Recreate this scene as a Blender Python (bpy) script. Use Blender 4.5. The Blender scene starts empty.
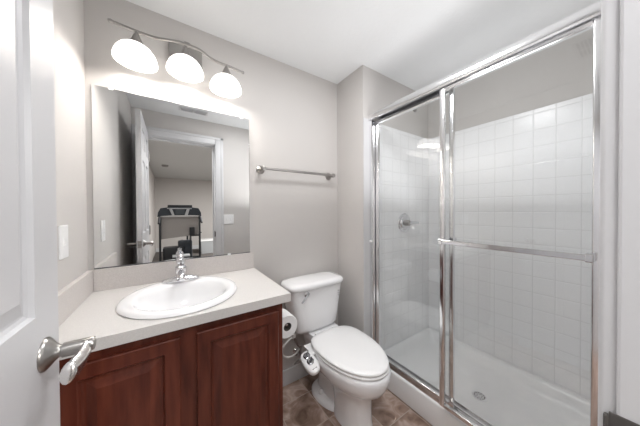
import bpy, bmesh, math, random
from mathutils import Vector, Matrix
random.seed(7)
PI = math.pi
C = bpy.context.scene.collection
S = bpy.context.scene

# ------------------------------------------------------------------ camera
cam_d = bpy.data.cameras.new('camera')
cam = bpy.data.objects.new('camera', cam_d); C.objects.link(cam)
cam_d.sensor_width = 36.0
cam_d.lens = 221.37 / 640 * 36
cam_d.clip_start = 0.01
yw, pt, rl = math.radians(33.80), math.radians(-0.62), math.radians(0.295)
F_ = Vector((math.sin(yw)*math.cos(pt), math.cos(yw)*math.cos(pt), math.sin(pt)))
R_ = Vector((math.cos(yw), -math.sin(yw), 0))
U_ = R_.cross(F_)
R2 = R_*math.cos(rl) - U_*math.sin(rl)
U2 = R_*math.sin(rl) + U_*math.cos(rl)
M_ = Matrix((R2, U2, -F_)).transposed().to_4x4()
M_.translation = Vector((0, 0, 1.2416))
cam.matrix_world = M_
S.camera = cam

# ------------------------------------------------------------------ world, light, exposure
w = bpy.data.worlds.new('world'); S.world = w; w.use_nodes = True
w.node_tree.nodes['Background'].inputs[0].default_value = (0.9, 0.95, 1.0, 1)
w.node_tree.nodes['Background'].inputs[1].default_value = 0.3
S.view_settings.view_transform = 'Standard'
S.view_settings.look = 'None'
S.view_settings.gamma = 1.0
S.view_settings.use_curve_mapping = False
S.view_settings.exposure = 0.44
LAMP_E = 1.35        # globe emission
BULB_W = 1.15        # light thrown by every bulb

def area(name, loc, rot, size, power, col=(1, 1, 1), sy=None):
    l = bpy.data.lights.new(name, 'AREA'); l.energy = power; l.color = col
    l.shape = 'RECTANGLE'; l.size = size; l.size_y = sy or size
    o = bpy.data.objects.new(name, l); C.objects.link(o); o.location = loc; o.rotation_euler = rot
    return o
area('bounce_fill', (0.95, 0.50, 1.27), (PI, 0, 0), 0.5, 4.0, (0.99, 0.99, 1.0), 0.6)  # added upward fill bounced off the ceiling, no fixture behind it
area('shower_bounce_fill', (1.60, 0.58, 1.26), (PI, 0, 0), 0.25, 1.0, (0.99, 0.99, 1.0), 0.8)  # second added fill, brightens the shower by way of its ceiling
area('ceiling_fill', (0.65, 0.66, 2.265), (0, 0, 0), 0.30, 6.2, (0.99, 0.99, 1.0))  # unseen overhead fill added for the lower room, not a real lamp
area('hall_door_fill', (0.0, -0.34, 2.262), (math.radians(12), 0, 0), 0.5, 14.0, (0.97, 0.98, 1.0), 0.30)  # added fill above the doorway, kept out of the mirror's view
area('hall_fill', (1.6, -2.6, 2.25), (0, 0, 0), 0.8, 110, (1.0, 0.99, 0.97))  # fill added to brighten the exercise room, no known lamp there

# ------------------------------------------------------------------ materials
def mat(name, col, rough=0.5, metal=0.0, spec=0.5, coat=0.0):
    m = bpy.data.materials.new(name); m.use_nodes = True
    b = m.node_tree.nodes['Principled BSDF']
    b.inputs['Base Color'].default_value = (*col, 1)
    b.inputs['Roughness'].default_value = rough
    b.inputs['Metallic'].default_value = metal
    b.inputs['Specular IOR Level'].default_value = spec
    b.inputs['Coat Weight'].default_value = coat
    return m
def nodes(m): return m.node_tree.nodes, m.node_tree.links, m.node_tree.nodes['Principled BSDF']
def noise_bump(m, scale, strength, dist=0.002, detail=3):
    n, l, b = nodes(m)
    tc = n.new('ShaderNodeTexCoord'); t = n.new('ShaderNodeTexNoise')
    t.inputs['Scale'].default_value = scale; t.inputs['Detail'].default_value = detail
    bp = n.new('ShaderNodeBump'); bp.inputs['Strength'].default_value = strength; bp.inputs['Distance'].default_value = dist
    l.new(tc.outputs['Object'], t.inputs['Vector']); l.new(t.outputs['Fac'], bp.inputs['Height'])
    l.new(bp.outputs['Normal'], b.inputs['Normal'])
    return m
def noise_col(m, c1, c2, scale, lo=0.35, hi=0.65, detail=4, vec_scale=(1, 1, 1)):
    n, l, b = nodes(m)
    tc = n.new('ShaderNodeTexCoord'); mp = n.new('ShaderNodeMapping'); mp.inputs['Scale'].default_value = vec_scale
    t = n.new('ShaderNodeTexNoise'); t.inputs['Scale'].default_value = scale; t.inputs['Detail'].default_value = detail
    r = n.new('ShaderNodeValToRGB')
    r.color_ramp.elements[0].position = lo; r.color_ramp.elements[0].color = (*c1, 1)
    r.color_ramp.elements[1].position = hi; r.color_ramp.elements[1].color = (*c2, 1)
    l.new(tc.outputs['Object'], mp.inputs['Vector']); l.new(mp.outputs['Vector'], t.inputs['Vector'])
    l.new(t.outputs['Fac'], r.inputs['Fac']); l.new(r.outputs['Color'], b.inputs['Base Color'])
    return m

M = {}
M['wall'] = noise_bump(mat('wall_paint', (0.605, 0.583, 0.565), 0.55, spec=0.3), 180, 0.08)
M['ceil'] = noise_bump(mat('ceiling_paint', (0.80, 0.81, 0.815), 0.9, spec=0.1), 60, 0.35, 0.004)
M['white'] = mat('white_gloss_paint', (0.60, 0.60, 0.615), 0.35)
M['trim'] = mat('trim_paint', (0.62, 0.62, 0.63), 0.35)
M['plastic'] = mat('white_plastic', (0.90, 0.90, 0.90), 0.3)
M['porc'] = mat('porcelain', (0.92, 0.92, 0.93), 0.08, coat=0.3)
M['pan'] = mat('shower_pan_acrylic', (0.93, 0.935, 0.94), 0.25)
M['chrome'] = mat('chrome', (0.72, 0.72, 0.74), 0.08, 1.0)
M['alu'] = mat('polished_aluminium', (0.86, 0.86, 0.87), 0.16, 1.0)
M['nickel'] = mat('brushed_nickel', (0.38, 0.365, 0.35), 0.30, 1.0)
M['dark'] = mat('dark_rubber', (0.03, 0.03, 0.035), 0.6)
M['darkgap'] = mat('dark_gap', (0.12, 0.12, 0.13), 0.5)  # plain dark grey for the mirror's bottom edge and the vent backing
M['mirror'] = mat('mirror_silver', (0.86, 0.87, 0.87), 0.0, 1.0)
M['counter'] = noise_col(mat('laminate_countertop', (0.7, 0.67, 0.64), 0.35), (0.67, 0.65, 0.63), (0.71, 0.69, 0.67), 260, 0.42, 0.6)
M['splash'] = noise_col(mat('laminate_splash', (0.6, 0.56, 0.54), 0.4), (0.60, 0.565, 0.545), (0.655, 0.62, 0.60), 260, 0.42, 0.6)
M['paper'] = noise_bump(mat('tissue_paper', (0.88, 0.88, 0.88), 0.95, spec=0.05), 400, 0.3)
M['core'] = mat('cardboard', (0.10, 0.09, 0.08), 0.9)
M['deckg'] = mat('deck_grey', (0.34, 0.32, 0.305), 0.6)
M['blackp'] = mat('black_plastic', (0.015, 0.017, 0.02), 0.4)
M['navy'] = mat('dark_navy_plastic', (0.02, 0.026, 0.035), 0.3)
M['silverp'] = mat('silver_plastic', (0.42, 0.43, 0.44), 0.4)
M['greyp'] = mat('grey_plastic', (0.26, 0.25, 0.24), 0.6)
M['screen'] = mat('dark_screen', (0.08, 0.09, 0.10), 0.2)
M['hallwall'] = noise_bump(mat('hall_wall_paint', (0.58, 0.55, 0.53), 0.6, spec=0.2), 180, 0.05)
M['hallceil'] = noise_bump(mat('hall_ceiling_paint', (0.62, 0.62, 0.61), 0.9, spec=0.1), 60, 0.3)
M['carpet'] = noise_col(mat('carpet', (0.2, 0.18, 0.17), 1.0, spec=0.0), (0.10, 0.09, 0.085), (0.2, 0.185, 0.175), 90)
M['dialc'] = mat('dial_chrome', (0.35, 0.35, 0.36), 0.15, 1.0)
M['braid'] = mat('braided_steel', (0.55, 0.54, 0.53), 0.4, 0.8)
M['hosep'] = mat('white_hose', (0.75, 0.74, 0.72), 0.4)
M['hoseb'] = mat('brown_hose', (0.20, 0.15, 0.13), 0.4)

def m_wood():
    m = mat('cherry_wood', (0.12, 0.03, 0.02), 0.34, spec=0.4, coat=0.0)
    n, l, b = nodes(m)
    tc = n.new('ShaderNodeTexCoord'); mp = n.new('ShaderNodeMapping'); mp.inputs['Scale'].default_value = (14, 14, 1.6)
    t = n.new('ShaderNodeTexNoise'); t.inputs['Scale'].default_value = 3.0; t.inputs['Detail'].default_value = 6
    t2 = n.new('ShaderNodeTexNoise'); t2.inputs['Scale'].default_value = 3.5; t2.inputs['Detail'].default_value = 2
    r = n.new('ShaderNodeValToRGB')
    r.color_ramp.elements[0].position = 0.3; r.color_ramp.elements[0].color = (0.085, 0.017, 0.009, 1)
    r.color_ramp.elements[1].position = 0.72; r.color_ramp.elements[1].color = (0.190, 0.046, 0.025, 1)
    mx = n.new('ShaderNodeMixRGB'); mx.blend_type = 'MULTIPLY'; mx.inputs['Fac'].default_value = 0.35
    l.new(tc.outputs['Object'], mp.inputs['Vector']); l.new(mp.outputs['Vector'], t.inputs['Vector'])
    l.new(tc.outputs['Object'], t2.inputs['Vector'])
    l.new(t.outputs['Fac'], r.inputs['Fac']); l.new(r.outputs['Color'], mx.inputs['Color1'])
    l.new(t2.outputs['Fac'], mx.inputs['Color2']); l.new(mx.outputs['Color'], b.inputs['Base Color'])
    return m
M['wood'] = m_wood()

def grid_mat(name, tile_c, grout_c, pa, pb, oa, ob, axa, axb, rough, grout_w, mott=None, offset=0.0, mscale=9, bump=0.4):
    """square tiles: axis letters axa/axb of object space, pitch pa/pb, origin oa/ob"""
    m = mat(name, tile_c, rough, spec=0.4)
    n, l, b = nodes(m)
    tc = n.new('ShaderNodeTexCoord'); sp = n.new('ShaderNodeSeparateXYZ'); l.new(tc.outputs['Object'], sp.inputs[0])
    def math_(op, a, bb=None):
        k = n.new('ShaderNodeMath'); k.operation = op
        for i, v in enumerate((a, bb)):
            if v is None: continue
            if isinstance(v, (int, float)): k.inputs[i].default_value = v
            else: l.new(v, k.inputs[i])
        return k.outputs[0]
    def line(ax, p, o):
        u = math_('DIVIDE', math_('SUBTRACT', sp.outputs[ax], o), p)
        f = math_('FRACT', u)
        d = math_('MINIMUM', f, math_('SUBTRACT', 1.0, f))
        return math_('MULTIPLY', d, p), math_('FLOOR', u)
    da, ia = line(axa, pa, oa); db, ib = line(axb, pb, ob)
    d = math_('MINIMUM', da, db)
    r = n.new('ShaderNodeMapRange'); r.inputs['From Min'].default_value = grout_w*0.5; r.inputs['From Max'].default_value = grout_w*0.5+0.0015
    l.new(d, r.inputs['Value'])
    mx = n.new('ShaderNodeMixRGB'); mx.inputs['Color1'].default_value = (*grout_c, 1); mx.inputs['Color2'].default_value = (*tile_c, 1)
    l.new(r.outputs[0], mx.inputs['Fac'])
    if mott:
        cmb = n.new('ShaderNodeCombineXYZ'); l.new(math_('MULTIPLY', ia, 3.7), cmb.inputs[0]); l.new(math_('MULTIPLY', ib, 5.3), cmb.inputs[1])
        ad = n.new('ShaderNodeVectorMath'); ad.operation = 'ADD'; l.new(tc.outputs['Object'], ad.inputs[0]); l.new(cmb.outputs[0], ad.inputs[1])
        t = n.new('ShaderNodeTexNoise'); t.inputs['Scale'].default_value = mscale; t.inputs['Detail'].default_value = 6; t.inputs['Distortion'].default_value = 1.2
        l.new(ad.outputs[0], t.inputs['Vector'])
        cr = n.new('ShaderNodeValToRGB'); e = cr.color_ramp.elements
        e[0].position = 0.3; e[0].color = (*mott[0], 1); e[1].position = 0.7; e[1].color = (*mott[2], 1)
        k = e.new(0.5); k.color = (*mott[1], 1)
        l.new(t.outputs['Fac'], cr.inputs['Fac']); l.new(cr.outputs['Color'], mx.inputs['Color2'])
    l.new(mx.outputs['Color'], b.inputs['Base Color'])
    r2 = n.new('ShaderNodeMapRange'); r2.inputs['From Min'].default_value = grout_w*0.3; r2.inputs['From Max'].default_value = grout_w*0.5+0.004
    r2.interpolation_type = 'SMOOTHSTEP'; l.new(d, r2.inputs['Value'])
    bp = n.new('ShaderNodeBump'); bp.inputs['Strength'].default_value = bump; bp.inputs['Distance'].default_value = 0.002
    l.new(r2.outputs[0], bp.inputs['Height']); l.new(bp.outputs['Normal'], b.inputs['Normal'])
    return m
TC, GC = (0.92, 0.925, 0.935), (0.80, 0.805, 0.81)
M['tileY'] = grid_mat('white_wall_tile_side', TC, GC, 0.1037, 0.1065, 0.0155, 0.1615, 'Y', 'Z', 0.2, 0.0022)
M['tileX'] = grid_mat('white_wall_tile_end', TC, GC, 0.1037, 0.1065, 1.98, 0.1615, 'X', 'Z', 0.2, 0.0022)
M['floor'] = grid_mat('brown_floor_tile', (0.3, 0.2, 0.15), (0.50, 0.42, 0.36), 0.2285, 0.235, 0.767, 0.827, 'X', 'Y', 0.32, 0.003,
                      mott=((0.17, 0.105, 0.075), (0.35, 0.245, 0.195), (0.62, 0.50, 0.44)), bump=0.25)

def m_glass():
    m = bpy.data.materials.new('clear_glass'); m.use_nodes = True
    n, l = m.node_tree.nodes, m.node_tree.links
    n.remove(n['Principled BSDF']); out = n['Material Output']
    fr = n.new('ShaderNodeFresnel'); fr.inputs['IOR'].default_value = 1.5
    mu = n.new('ShaderNodeMath'); mu.operation = 'MULTIPLY'; mu.inputs[1].default_value = 1.5
    tr = n.new('ShaderNodeBsdfTransparent'); tr.inputs['Color'].default_value = (0.99, 0.995, 0.992, 1)
    gl = n.new('ShaderNodeBsdfGlossy'); gl.inputs['Roughness'].default_value = 0.0
    mx = n.new('ShaderNodeMixShader')
    ge = n.new('ShaderNodeNewGeometry'); mr = n.new('ShaderNodeMapRange')      # same reflectance on both faces of the pane
    mr.inputs['To Min'].default_value = 1.5; mr.inputs['To Max'].default_value = 1/1.5
    l.new(ge.outputs['Backfacing'], mr.inputs['Value']); l.new(mr.outputs[0], fr.inputs['IOR'])
    l.new(fr.outputs[0], mu.inputs[0]); l.new(mu.outputs[0], mx.inputs['Fac'])
    l.new(tr.outputs[0], mx.inputs[1]); l.new(gl.outputs[0], mx.inputs[2]); l.new(mx.outputs[0], out.inputs['Surface'])
    return m
M['glass'] = m_glass()
def m_emit(name, col, e):
    m = mat(name, col, 0.4); b = m.node_tree.nodes['Principled BSDF']
    b.inputs['Emission Color'].default_value = (*col, 1); b.inputs['Emission Strength'].default_value = e
    return m
M['shade'] = m_emit('lit_frosted_glass', (1.0, 0.97, 0.93), LAMP_E)

# ------------------------------------------------------------------ mesh helpers
def box(bm, x0, x1, y0, y1, z0, z1, bev=0.0, seg=2):
    vs = [bm.verts.new(p) for p in ((x0,y0,z0),(x1,y0,z0),(x1,y1,z0),(x0,y1,z0),(x0,y0,z1),(x1,y0,z1),(x1,y1,z1),(x0,y1,z1))]
    fs = [bm.faces.new([vs[i] for i in f]) for f in ((0,3,2,1),(4,5,6,7),(0,1,5,4),(1,2,6,5),(2,3,7,6),(3,0,4,7))]
    if bev:
        es = list({e for f in fs for e in f.edges})
        bmesh.ops.bevel(bm, geom=es, offset=bev, segments=seg, affect='EDGES', profile=0.5)
def rings(bm, rs, close0=True, close1=True):
    """loft closed rings (lists of points with equal counts)"""
    V = [[bm.verts.new(p) for p in r] for r in rs]
    n = len(V[0])
    for a, b in zip(V, V[1:]):
        for i in range(n):
            bm.faces.new((a[i], a[(i+1) % n], b[(i+1) % n], b[i]))
    if close0: bm.faces.new(list(reversed(V[0])))
    if close1: bm.faces.new(V[-1])
def lathe(bm, prof, c=(0,0,0), axis='Z', n=32, M4=None):
    """prof: list of (radius, along)"""
    rs = []
    for r, h in prof:
        r = max(r, 1e-5); ring = []
        for i in range(n):
            a = 2*PI*i/n
            p = {'Z': (r*math.cos(a), r*math.sin(a), h), 'Y': (r*math.cos(a), h, r*math.sin(a)), 'X': (h, r*math.cos(a), r*math.sin(a))}[axis]
            v = Vector(p)
            if M4: v = M4 @ v
            ring.append(v + Vector(c))
        rs.append(ring)
    rings(bm, rs)
def smooth_path(pts, k=8):
    pts = [Vector(p) for p in pts]; out = []
    P = [pts[0]] + pts + [pts[-1]]
    for i in range(1, len(P)-2):
        p0, p1, p2, p3 = P[i-1:i+3]
        for j in range(k):
            t = j/k
            out.append(0.5*((2*p1)+(-p0+p2)*t+(2*p0-5*p1+4*p2-p3)*t*t+(-p0+3*p1-3*p2+p3)*t**3))
    out.append(pts[-1]); return out
def tube(bm, pts, r, n=12, flat=None):
    """tube along points; r number or list; flat = (horizontal scale, vertical scale)"""
    pts = [Vector(p) for p in pts]; rs = []
    N = None
    for i, p in enumerate(pts):
        d = (pts[min(i+1, len(pts)-1)] - pts[max(i-1, 0)]).normalized()
        if N is None:
            N = Vector((0, 0, 1)) if abs(d.z) < 0.9 else Vector((1, 0, 0))
        N = (N - d*N.dot(d)).normalized(); B = d.cross(N)
        rr = r[i] if isinstance(r, (list, tuple)) else r
        fa, fb = flat if flat else (1, 1)
        rs.append([p + B*rr*fa*math.cos(2*PI*k/n) + N*rr*fb*math.sin(2*PI*k/n) for k in range(n)])
    rings(bm, rs)
def link(name, bm, m, parent=None, smooth=False, bevel=0, ang=35):
    bmesh.ops.recalc_face_normals(bm, faces=bm.faces)
    me = bpy.data.meshes.new(name); bm.to_mesh(me); bm.free()
    if smooth:
        for p in me.polygons: p.use_smooth = True
    if m: me.materials.append(m)
    o = bpy.data.objects.new(name, me); C.objects.link(o)
    if smooth:
        try:
            me.set_sharp_from_angle(angle=math.radians(ang))
        except Exception: pass
    if bevel:
        b = o.modifiers.new('bevel', 'BEVEL'); b.width = bevel; b.segments = 2; b.limit_method = 'ANGLE'
    if parent:
        o.parent = parent; o.matrix_parent_inverse = parent.matrix_world.inverted()
    return o
def tag(o, label, cat, group=None):
    o['label'] = label; o['category'] = cat
    if group: o['group'] = group
    return o
def thing(name, label, cat, loc=(0,0,0), group=None):
    o = bpy.data.objects.new(name, None); C.objects.link(o); o.location = loc
    o.matrix_world = Matrix.Translation(loc)
    return tag(o, label, cat, group)
def struct(name, bm, m, parent=None, **k):
    o = link(name, bm, m, parent, **k)
    if not parent: o['kind'] = 'structure'
    return o
def B(*a, **k):
    bm = bmesh.new(); box(bm, *a, **k); return bm
def nbm(): return bmesh.new()
def rot_pts(p, c, ang):
    x, y = p[0]-c[0], p[1]-c[1]; s, q = math.sin(ang), math.cos(ang)
    return (c[0]+x*q-y*s, c[1]+x*s+y*q, p[2])

# ------------------------------------------------------------------ measures (metres)
D, XL, XC, YW, YE, H = 1.445, -0.325, 1.1435, 1.150, 0.010, 2.282
XF, YR = 1.98, 0.012          # far shower wall, right shower wall
XJ0, XJ1, ZH = -0.232, 0.4246, 2.015   # door opening
YB = -0.11                   # back face of the entry wall
T = 0.10

# ------------------------------------------------------------------ structure
struct('floor', B(XL-T, XF+T, YB, D+T, -0.05, 0.0), M['floor'])
struct('ceiling', B(XL-T, XF+T, YB, D+T, H, H+0.05), M['ceil'])
struct('wall_back', B(XL-T, XC, D, D+T, 0, H), M['wall'])
struct('wall_left', B(XL-T, XL, YB, D, 0, H), M['wall'])
struct('wall_shower_end', B(XC, XF+T, YW, D+T, 0, H), M['wall'])
struct('wall_shower_far', B(XF, XF+T, YE, YW, 0, H), M['wall'])
bm = nbm()
box(bm, XL, XJ0-0.02, YB, YE, 0, H); box(bm, XJ1+0.02, XF+T, YB, YE, 0, H); box(bm, XJ0-0.02, XJ1+0.02, YB, YE, ZH+0.02, H)
wf = struct('wall_front', bm, M['wall'])
# tiled surfaces of the shower
tl = struct('tile_surround', B(XF-0.008, XF, YR, YW-0.008, 0.15, 1.895, bev=0.002), M['tileY'], bpy.data.objects['wall_shower_far'])
t2 = struct('tile_surround', B(1.215, XF-0.001, YW-0.008, YW, 0.15, 1.895, bev=0.002), M['tileX'], bpy.data.objects['wall_shower_end'])
tr = struct('tile_edge', B(1.1445, 1.2155, YW-0.008, YW, 0.0, 1.905, bev=0.003), M['trim'], bpy.data.objects['wall_shower_end'])
struct('tile_surround', B(1.24, XF-0.009, YE, YR, 0.15, 1.895), M['tileX'], wf)
# door frame: jamb, stop and casings
bm = nbm()
box(bm, XJ0-0.02, XJ0, YB-0.012, YE+0.004, 0, ZH, bev=0.002); box(bm, XJ1, XJ1+0.02, YB-0.012, YE+0.011, 0, ZH, bev=0.003)
box(bm, XJ0-0.02, XJ1+0.02, YB-0.012, YE+0.004, ZH, ZH+0.02, bev=0.002)
jamb = struct('trim_1', bm, M['trim'])
bm = nbm()
box(bm, XJ0, XJ0+0.011, -0.09, -0.052, 0, ZH-0.011); box(bm, XJ1-0.011, XJ1, -0.09, -0.052, 0, ZH-0.011); box(bm, XJ0, XJ1, -0.09, -0.052, ZH-0.011, ZH)
struct('door_stop', bm, M['trim'], jamb)
# strike plate with curved lip
bm = nbm()
box(bm, XJ1-0.0025, XJ1-0.0003, -0.030, YE+0.016, 0.935, 1.005, bev=0.0009)
box(bm, XJ1-0.0025, XJ1+0.004, YE+0.0150, YE+0.0200, 0.943, 1.000, bev=0.002)
link('strike_plate', bm, mat('dark_bronze', (0.10, 0.09, 0.085), 0.45, 0.6), jamb, smooth=True)
def casing(name, pts_side, y0, sgn):
    bm = nbm()
    for (x0, x1, z0, z1) in pts_side:
        if sgn > 0:
            box(bm, x0, x1, y0, y0+0.0245, z0, z1, bev=0.005, seg=3)
        else:
            box(bm, x0, x1, y0-0.017, y0, z0, z1, bev=0.004, seg=3)
    return bm
cw = 0.086
xi0, xi1, zi = XJ0-0.006, XJ1+0.006, ZH+0.006
bm = casing('c', [(max(xi0-cw, XL+0.002), xi0, 0, zi+cw), (xi1, xi1+cw, 0, zi+cw), (xi0, xi1, zi, zi+cw)], YE, 1)
# raised outer band of the casing
box(bm, xi1+cw-0.028, xi1+cw, YE+0.0225, YE+0.0295, 0, zi+cw, bev=0.004, seg=3)
box(bm, xi0-0.06, xi1+cw, YE+0.0225, YE+0.0295, zi+cw-0.028, zi+cw, bev=0.004, seg=3)
struct('trim_2', bm, M['trim'], smooth=True)
bm = casing('c', [(xi0-cw, xi0, 0, zi+cw), (xi1, xi1+cw, 0, zi+cw), (xi0, xi1, zi, zi+cw)], YB, -1)
struct('trim_3', bm, M['trim'], smooth=True)
# baseboards
def baseboard(name, x0, x1, y0, y1, ax):
    bm = nbm(); box(bm, x0, x1, y0, y1, 0, 0.11, bev=0.003)
    return struct(name, bm, M['trim'])
baseboard('baseboard_back', 0.412, XC-0.001, D-0.013, D, 0)
baseboard('baseboard_right', XC-0.013, XC, YW, D-0.014, 1)
baseboard('baseboard_front', xi1+cw+0.001, 1.2, YE, YE+0.013, 0)

# ---- hall / exercise room beyond the doorway
HY0, HX0, HX1 = -5.5, -0.42, 3.0
struct('floor_hall', B(HX0-T, HX1+T, HY0-T, YB, -0.05, 0.0), M['carpet'])
struct('ceiling_hall', B(HX0-T, HX1+T, HY0-T, YB, H, H+0.05), M['hallceil'])
struct('wall_hall_far', B(HX0-T, HX1+T, HY0-T, HY0, 0, H), M['hallwall'])
struct('wall_hall_left', B(HX0-T, HX0, HY0, YB, 0, H), M['hallwall'])
struct('wall_hall_right', B(HX1, HX1+T, HY0, YB, 0, H), M['hallwall'])
struct('wall_hall_near', B(XF+T, HX1, YB-0.05, YB, 0, H), M['hallwall'])
struct('baseboard_hall', B(HX0, HX1, HY0, HY0+0.015, 0, 0.12, bev=0.003), M['trim'])

# ------------------------------------------------------------------ panelled door leaf
def nested(bm, fr, w0, w1, h0, h1, steps):
    """fr(w,h,d)->point; steps = (inset, depth) rings, last one filled"""
    rs = []
    for ins, dep in steps:
        rs.append([fr(w0+ins, h0+ins, dep), fr(w1-ins, h0+ins, dep), fr(w1-ins, h1-ins, dep), fr(w0+ins, h1-ins, dep)])
    rings(bm, rs, close0=False, close1=True)
def panel_face(bm, fr, ws, hs, cells, steps):
    for i in range(len(ws)-1):
        for j in range(len(hs)-1):
            if (i, j) in cells:
                nested(bm, fr, ws[i], ws[i+1], hs[j], hs[j+1], [(0, 0)]+steps)
            else:
                bm.faces.new([bm.verts.new(fr(a, b, 0)) for a, b in ((ws[i],hs[j]),(ws[i+1],hs[j]),(ws[i+1],hs[j+1]),(ws[i],hs[j+1]))])
LX, LY0, LY1, LZ0, LZ1 = -0.193, 0.014, 0.666, 0.012, 2.035
TH = 0.035
bm = nbm()
W_ = LY1-LY0
ws = [0, 0.090, 0.090+0.191, W_-0.090-0.191, W_-0.090, W_]
hs = [LZ0, 0.235, 0.86, 1.063, 1.665, 1.76, 1.925, LZ1]
cells = [(i, j) for i in (1, 3) for j in (1, 3, 5)]
steps = [(0.003, 0.007), (0.008, 0.010), (0.012, 0.010), (0.038, 0.002)]
panel_face(bm, lambda a, b, d: (LX-d, LY0+a, b), ws, hs, cells, steps)
panel_face(bm, lambda a, b, d: (LX-TH+d, LY0+a, b), ws, hs, cells, steps)
for ya, yb in ((LY0, LY0), (LY1, LY1)):
    bm.faces.new([bm.verts.new(p) for p in ((LX, ya, LZ0), (LX-TH, ya, LZ0), (LX-TH, ya, LZ1), (LX, ya, LZ1))])
for z in (LZ0, LZ1):
    bm.faces.new([bm.verts.new(p) for p in ((LX, LY0, z), (LX-TH, LY0, z), (LX-TH, LY1, z), (LX, LY1, z))])
bmesh.ops.remove_doubles(bm, verts=bm.verts, dist=0.0001)
door = struct('door_1', bm, M['white'])
# lever handles
LYc, LZc = 0.606, 0.985
for sgn in (1, -1):
    x0 = LX if sgn > 0 else LX-TH
    X = lambda d: x0 + sgn*d
    bm = nbm()
    prof = [(0.0, 0), (0.029, 0), (0.029, 0.0025), (0.024, 0.007), (0.016, 0.013), (0.0115, 0.018), (0.0105, 0.020), (0.0108, 0.022), (0.0130, 0.023), (0.0128, 0.045), (0.0125, 0.062), (0.0115, 0.0645), (0.0, 0.0650)]
    lathe(bm, [(r, sgn*h) for r, h in prof], (x0, LYc, LZc), 'X', 32)
    hnd = link('door_handle', bm, M['nickel'], door, smooth=True, ang=50)
    bm = nbm()
    pts = smooth_path([(X(0.054), LYc, LZc), (X(0.054), LYc-0.018, LZc-0.008), (X(0.050), LYc-0.036, LZc-0.015), (X(0.046), LYc-0.052, LZc-0.017), (X(0.043), LYc-0.064, LZc-0.015)], 6)
    k = len(pts)
    tube(bm, pts, [0.0120+0.006*min(1, 2*i/k) if i < k-3 else (0.016, 0.012, 0.005)[i-k+3] for i in range(k)], 16, flat=(0.6, 1.0))
    link('lever', bm, mat('bright_lever', (0.85, 0.84, 0.83), 0.2, 1.0), hnd, smooth=True)  # bright highlight on the arm put into a paler metal than the nickel
bm = nbm(); box(bm, LX-TH+0.005, LX-0.005, LY1-0.0005, LY1+0.0015, LZc-0.028, LZc+0.028, bev=0.0008)
box(bm, LX-TH+0.010, LX-0.010, LY1+0.001, LY1+0.009, LZc-0.008, LZc+0.008, bev=0.002)
link('latch_plate', bm, M['nickel'], door)
for z in (0.25, 1.05, 1.80):
    bm = nbm(); lathe(bm, [(0, -0.045), (0.006, -0.045), (0.006, 0.045), (0.004, 0.05), (0, 0.05)], (LX+0.004, LY0-0.002, z), 'Z', 16)
    link('hinge', bm, M['nickel'], door, smooth=True)

# ------------------------------------------------------------------ vanity
CX1, CY0, CZ = 0.4415, 0.898, 0.872       # counter right, front, top
KX1, KF = 0.410, 0.922                    # cabinet right, face-frame front
v = thing('vanity_cabinet', 'dark cherry wood vanity cabinet with two raised panel doors under the counter', 'cabinet', (0.04, 1.18, 0))
bm = nbm()
kt = CZ-0.038
box(bm, XL+0.001, XL+0.018, KF+0.018, D-0.001, 0.0, kt)                 # left side
box(bm, KX1-0.018, KX1, KF+0.001, D-0.001, 0.0, kt, bev=0.001)             # right side
box(bm, XL+0.018, KX1-0.018, KF+0.018, D-0.001, 0.10, 0.118)             # bottom
box(bm, XL+0.018, KX1-0.018, D-0.012, D-0.001, 0.118, kt)
box(bm, XL+0.018, KX1-0.018, KF+0.07, KF+0.085, 0.0, 0.10)              # toe board
link('body', bm, M['wood'], v)
bm = nbm()
box(bm, XL+0.001, -0.245, KF, KF+0.018, 0.10, kt, bev=0.001)
box(bm, 0.003, 0.088, KF, KF+0.018, 0.10, kt, bev=0.001)
box(bm, 0.365, KX1, KF, KF+0.018, 0.0, kt, bev=0.001)
box(bm, XL+0.01, KX1-0.01, KF+0.0005, KF+0.0175, kt-0.06, kt)
box(bm, XL+0.01, KX1-0.01, KF+0.0005, KF+0.0175, 0.10, 0.14)
link('face_frame', bm, M['wood'], v)
def cab_door(x0, x1, z0, z1):
    bm = nbm(); yf = KF-0.019
    st = [(0, 0.0025), (0.0025, 0), (0.043, 0), (0.046, 0.003), (0.050, 0.009), (0.056, 0.010), (0.060, 0.010), (0.084, 0.0025), (0.087, 0.0025)]
    st = [(0, 0.018)] + st
    nested(bm, lambda a, b, d: (a, yf+d, b), x0, x1, z0, z1, st)
    bm.faces.new([bm.verts.new(p) for p in ((x0, yf+0.018, z0), (x1, yf+0.018, z0), (x1, yf+0.018, z1), (x0, yf+0.018, z1))])
    bmesh.ops.remove_doubles(bm, verts=bm.verts, dist=0.0001)
    return link('door', bm, M['wood'], v)
cab_door(-0.273, 0.019, 0.125, 0.803)
cab_door(0.070, 0.384, 0.125, 0.803)

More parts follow.
